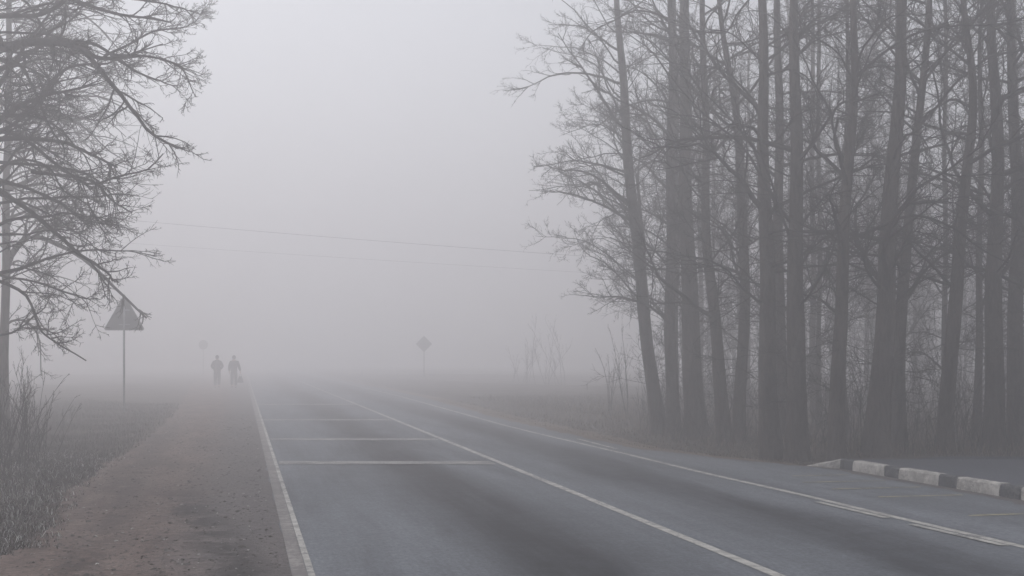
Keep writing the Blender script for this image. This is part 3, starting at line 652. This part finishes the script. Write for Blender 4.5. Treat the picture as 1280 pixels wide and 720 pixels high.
# ------------------------------------------------------------------ walkers
def skin(name, chains, m, parent, sub=1):
    """chains: list of lists of (x,y,z,r); chains share joints by identical coordinates; first joint of the first chain is the root"""
    V = []; Rr = []; E = []; look = {}
    for ch in chains:
        prev = None
        for (x, y, z, r) in ch:
            key = (round(x, 4), round(y, 4), round(z, 4))
            if key not in look: look[key] = len(V); V.append((x, y, z)); Rr.append(r)
            i = look[key]
            if prev is not None: E.append((prev, i))
            prev = i
    me = bpy.data.meshes.new(name); me.from_pydata(V, E, []); o = bpy.data.objects.new(name, me); link(o, parent); me.materials.append(m)
    md = o.modifiers.new('skin', 'SKIN'); md.use_smooth_shade = True
    for i, d in enumerate(me.skin_vertices[0].data):
        d.radius = (Rr[i], Rr[i] * .92); d.use_root = (i == 0)
    s = o.modifiers.new('sub', 'SUBSURF'); s.levels = sub; s.render_levels = sub
    return o
def ellip(c, r, n=12, m=8):
    V = []; Fc = []
    for j in range(m + 1):
        for i in range(n):
            a = PI * j / m; b = 2 * PI * i / n; V.append((c[0] + r[0] * math.sin(a) * math.cos(b), c[1] + r[1] * math.sin(a) * math.sin(b), c[2] + r[2] * math.cos(a)))
    for j in range(m):
        for i in range(n): Fc.append([j * n + i, j * n + (i + 1) % n, (j + 1) * n + (i + 1) % n, (j + 1) * n + i])
    return V, Fc
def hand(w, d, side):
    """palm and finger chains from wrist w along direction d (unit); side = thumb direction"""
    w = Vector(w); d = Vector(d).normalized(); s = Vector(side).normalized(); nrm = d.cross(s)
    pt = lambda v, r: (v.x, v.y, v.z, r)
    palm = w + d * .085; ch = [[pt(w, .026), pt(palm, .032)]]
    for k, (o, L) in enumerate(((.028, .070), (.010, .080), (-.009, .074), (-.027, .058))):
        a = palm + s * o + d * .015; b = a + d * L * .55 + nrm * .012; c = a + d * L * .9 + nrm * .035
        ch.append([pt(palm, .032), pt(a, .012), pt(b, .009), pt(c, .008)])
    a = w + d * .03 + s * .035; b = a + d * .035 + s * .02; ch.append([pt(w, .026), pt(a, .013), pt(b, .010), pt(b + d * .03, .008)])
    return ch
def walker(px, z, H, label, stride, coat, arms, rz=0.0):
    x = (px - 640) * z / F; root = empty('person', (x, z, .006), rz); tag(root, label, 'person', 'people walking away on the path'); s = H / 1.75
    sc = lambda ch: [[(a * s, b * s, c * s, r * s) for a, b, c, r in c_] for c_ in ch]
    pel = (0, 0, .95, .13); chest = (0, .01, 1.33, .15); neck = (0, .0, 1.50, .055); head = (0, .01, 1.63, .085)
    body = [[pel, (0, .0, 1.12, .12), chest, (0, 0, 1.44, .10), neck, (0, .01, 1.57, .075), (0, .015, 1.66, .088), (0, .012, 1.73, .06)]]
    trou = [[(0, 0, .97, .14)]]; shoes = []
    for sg, f in ((-1, stride), (1, -stride)):
        hip = (sg * .09, 0, .90, .095); knee = (sg * .10, f * .22 + .03, .50, .062); ank = (sg * .10, f * .40 - (.05 if f < 0 else 0), .10 if f > 0 else .14, .042); toe = (sg * .11, ank[1] + .15, .035 if f > 0 else .03, .032)
        body.append([pel, hip, knee, ank, toe])
        trou.append([(0, 0, .97, .14), (hip[0], hip[1], .88, .125), (knee[0], knee[1], .50, .098), (ank[0], ank[1], ank[2] + .02, .082)])
        shoes.append([(ank[0], ank[1] - .05, ank[2] - .04, .045), (ank[0], ank[1] + .05, ank[2] - .055, .048), (toe[0], toe[1] + .03, toe[2], .034)])
    trou[0] = [(0, 0, .97, .14), (0, 0, 1.05, .13)]
    jack = [[(0, 0, .76, .19), (0, 0, .96, .195), (0, .01, 1.18, .195), (0, .01, 1.36, .20), (0, 0, 1.47, .125), (0, 0, 1.55, .10)]]
    for sg in (-1, 1):
        sh = (sg * .17, 0, 1.42, .07); el, wr, hd = arms[sg]
        body.append([(0, 0, 1.44, .10), sh, (*el, .042), (*wr, .028)])
        jack.append([(0, .01, 1.36, .20), (sg * .19, 0, 1.41, .105), (el[0], el[1], el[2], .090), (wr[0], wr[1], wr[2] + .02, .066)])
        for c in hand(wr, hd, (0, 1, 0) if abs(hd[1]) < .5 else (-sg, 0, .2)): body.append(c)
    skin('body', sc(body), M_SKIN, root, 1); skin('trousers', sc(trou), M_JEANS, root, 1); skin('coat', sc(jack), coat, root, 1)
    for c in shoes: skin('shoe', sc([c]), M_SHOE, root, 1)
    V, Fc = ellip((0, -.004, 1.675 * s), (.102 * s, .118 * s, .112 * s)); mesh_py('hat', V, Fc, coat, root, True)
    V, Fc = ellip((0, .10 * s, 1.61 * s), (.014 * s, .022 * s, .022 * s)); mesh_py('nose', V, Fc, M_SKIN, root, True)
    for sg in (-1, 1):
        V, Fc = ellip((sg * .082 * s, 0, 1.62 * s), (.012 * s, .02 * s, .032 * s)); mesh_py('ear', V, Fc, M_SKIN, root, True)
        V, Fc = ellip((sg * .03 * s, .087 * s, 1.64 * s), (.012 * s, .008 * s, .008 * s)); mesh_py('eye', V, Fc, M_COAT, root, True)
    V, Fc = ellip((0, .09 * s, 1.565 * s), (.024 * s, .01 * s, .006 * s)); mesh_py('mouth', V, Fc, M_COAT, root, True)
    return root
ZW = 79.0
pocket = {-1: ((-.29, -.06, 1.17), (-.19, .12, 1.02), (.3, .6, -.7)), 1: ((.29, -.06, 1.17), (.19, .12, 1.02), (-.3, .6, -.7))}
walker(271.5, ZW, 1.80, 'left walker in a bulky dark coat, elbows out and hands at the pockets', .25, M_COAT, pocket, TH)
bagarm = {-1: ((-.25, -.05, 1.14), (-.25, .06, .90), (0, .2, -1)), 1: ((.27, -.02, 1.15), (.34, .02, .90), (.1, 0, -1))}
walker(292.5, ZW, 1.79, 'right walker in a dark jacket carrying a bag at the right side', -.5, M_COAT2, bagarm, TH)
x = (292.5 - 640) * ZW / F; hx = .355 * .98; b0 = empty('carried_bag', (x + hx * CT, ZW + hx * ST, .30), TH); tag(b0, 'dark shopping bag hanging from the hand of the right walker', 'bag')
V = []; 
for hz_, w_, d_ in ((0, .15, .06), (.03, .175, .08), (.18, .15, .07), (.32, .09, .04), (.36, .07, .02)):
    for i in range(16):
        a = 2 * PI * i / 16; ca, sa = math.cos(a), math.sin(a); V.append((w_ * math.copysign(abs(ca) ** .5, ca), d_ * math.copysign(abs(sa) ** .5, sa), hz_))
mesh_py('bag_body', V, [[j * 16 + i, j * 16 + (i + 1) % 16, (j + 1) * 16 + (i + 1) % 16, (j + 1) * 16 + i] for j in range(4) for i in range(16)] + [list(range(16))[::-1], list(range(64, 80))], M_BAG, b0, True)
for yy in (-.02, .02):
    P = catmull([(-.08, yy, .34), (-.05, yy * .6, .44), (0, 0, .50), (.05, yy * .6, .44), (.08, yy, .34)], 16); V, Qd = tubes(P[None], np.full((1, 16), .008), 6); mesh_np('handle', V, Qd, M_BAG, b0)

# ------------------------------------------------------------------ fog
HAZE = .0195
V, Fc = box(-152, 152, -19, 252, -1.2, 21.6)
hz = mesh_py('haze', V, Fc, mat('fog', (1, 1, 1))); tag(hz, 'even grey fog filling the whole scene', 'fog', kind='stuff')
nt = hz.data.materials[0].node_tree; nt.nodes.clear(); out = nt.nodes.new('ShaderNodeOutputMaterial'); pv = nt.nodes.new('ShaderNodeVolumePrincipled')
pv.inputs['Color'].default_value = (.985, .969, .978, 1); pv.inputs['Density'].default_value = HAZE; pv.inputs['Anisotropy'].default_value = .68
nt.links.new(pv.outputs[0], out.inputs['Volume'])
bm = bmesh.new(); bm.from_mesh(hz.data); bmesh.ops.recalc_face_normals(bm, faces=bm.faces); bm.to_mesh(hz.data); bm.free()

# ------------------------------------------------------------------ light, sky, camera
EL, AZ = math.radians(60), math.radians(-45)      # sun ahead and a little left, behind thick fog
w = bpy.data.worlds.new('World'); S.world = w; w.use_nodes = True; nt = w.node_tree
sky = nt.nodes.new('ShaderNodeTexSky'); sky.sky_type = 'NISHITA'; sky.sun_disc = False; sky.sun_elevation = EL; sky.sun_rotation = AZ
sky.air_density = 1.0; sky.dust_density = 1.5; sky.ozone_density = 1.0
hs = nt.nodes.new('ShaderNodeHueSaturation'); hs.inputs['Saturation'].default_value = .27
nt.links.new(sky.outputs[0], hs.inputs['Color']); bg = nt.nodes['Background']; nt.links.new(hs.outputs[0], bg.inputs['Color']); bg.inputs['Strength'].default_value = .10
sl = bpy.data.lights.new('sun', 'SUN'); sl.energy = 1.0; sl.angle = math.radians(60); sl.color = (1, .97, .95); so = bpy.data.objects.new('sun', sl); link(so)
dv = Vector((math.sin(AZ) * math.cos(EL), math.cos(AZ) * math.cos(EL), math.sin(EL))); so.rotation_euler = dv.to_track_quat('Z', 'Y').to_euler()
cd = bpy.data.cameras.new('camera'); co = bpy.data.objects.new('camera', cd); link(co); co.location = (0, 0, CH); co.rotation_euler = (PI / 2, 0, 0)
cd.sensor_width = 36; cd.lens = 36 * F / 1280; cd.shift_y = (HZ - 360) / 1280; cd.clip_start = .05; cd.clip_end = 2000; S.camera = co
S.view_settings.view_transform = 'Standard'; S.view_settings.look = 'None'; S.view_settings.gamma = 1; S.view_settings.use_curve_mapping = False; S.view_settings.exposure = 0.62
c = S.cycles; c.max_bounces = 6; c.diffuse_bounces = 2; c.glossy_bounces = 1; c.transmission_bounces = 0; c.volume_bounces = 5; c.transparent_max_bounces = 4
c.use_denoising = True; c.caustics_reflective = False; c.caustics_refractive = False
try: c.denoiser = 'OPENIMAGEDENOISE'
except Exception: pass
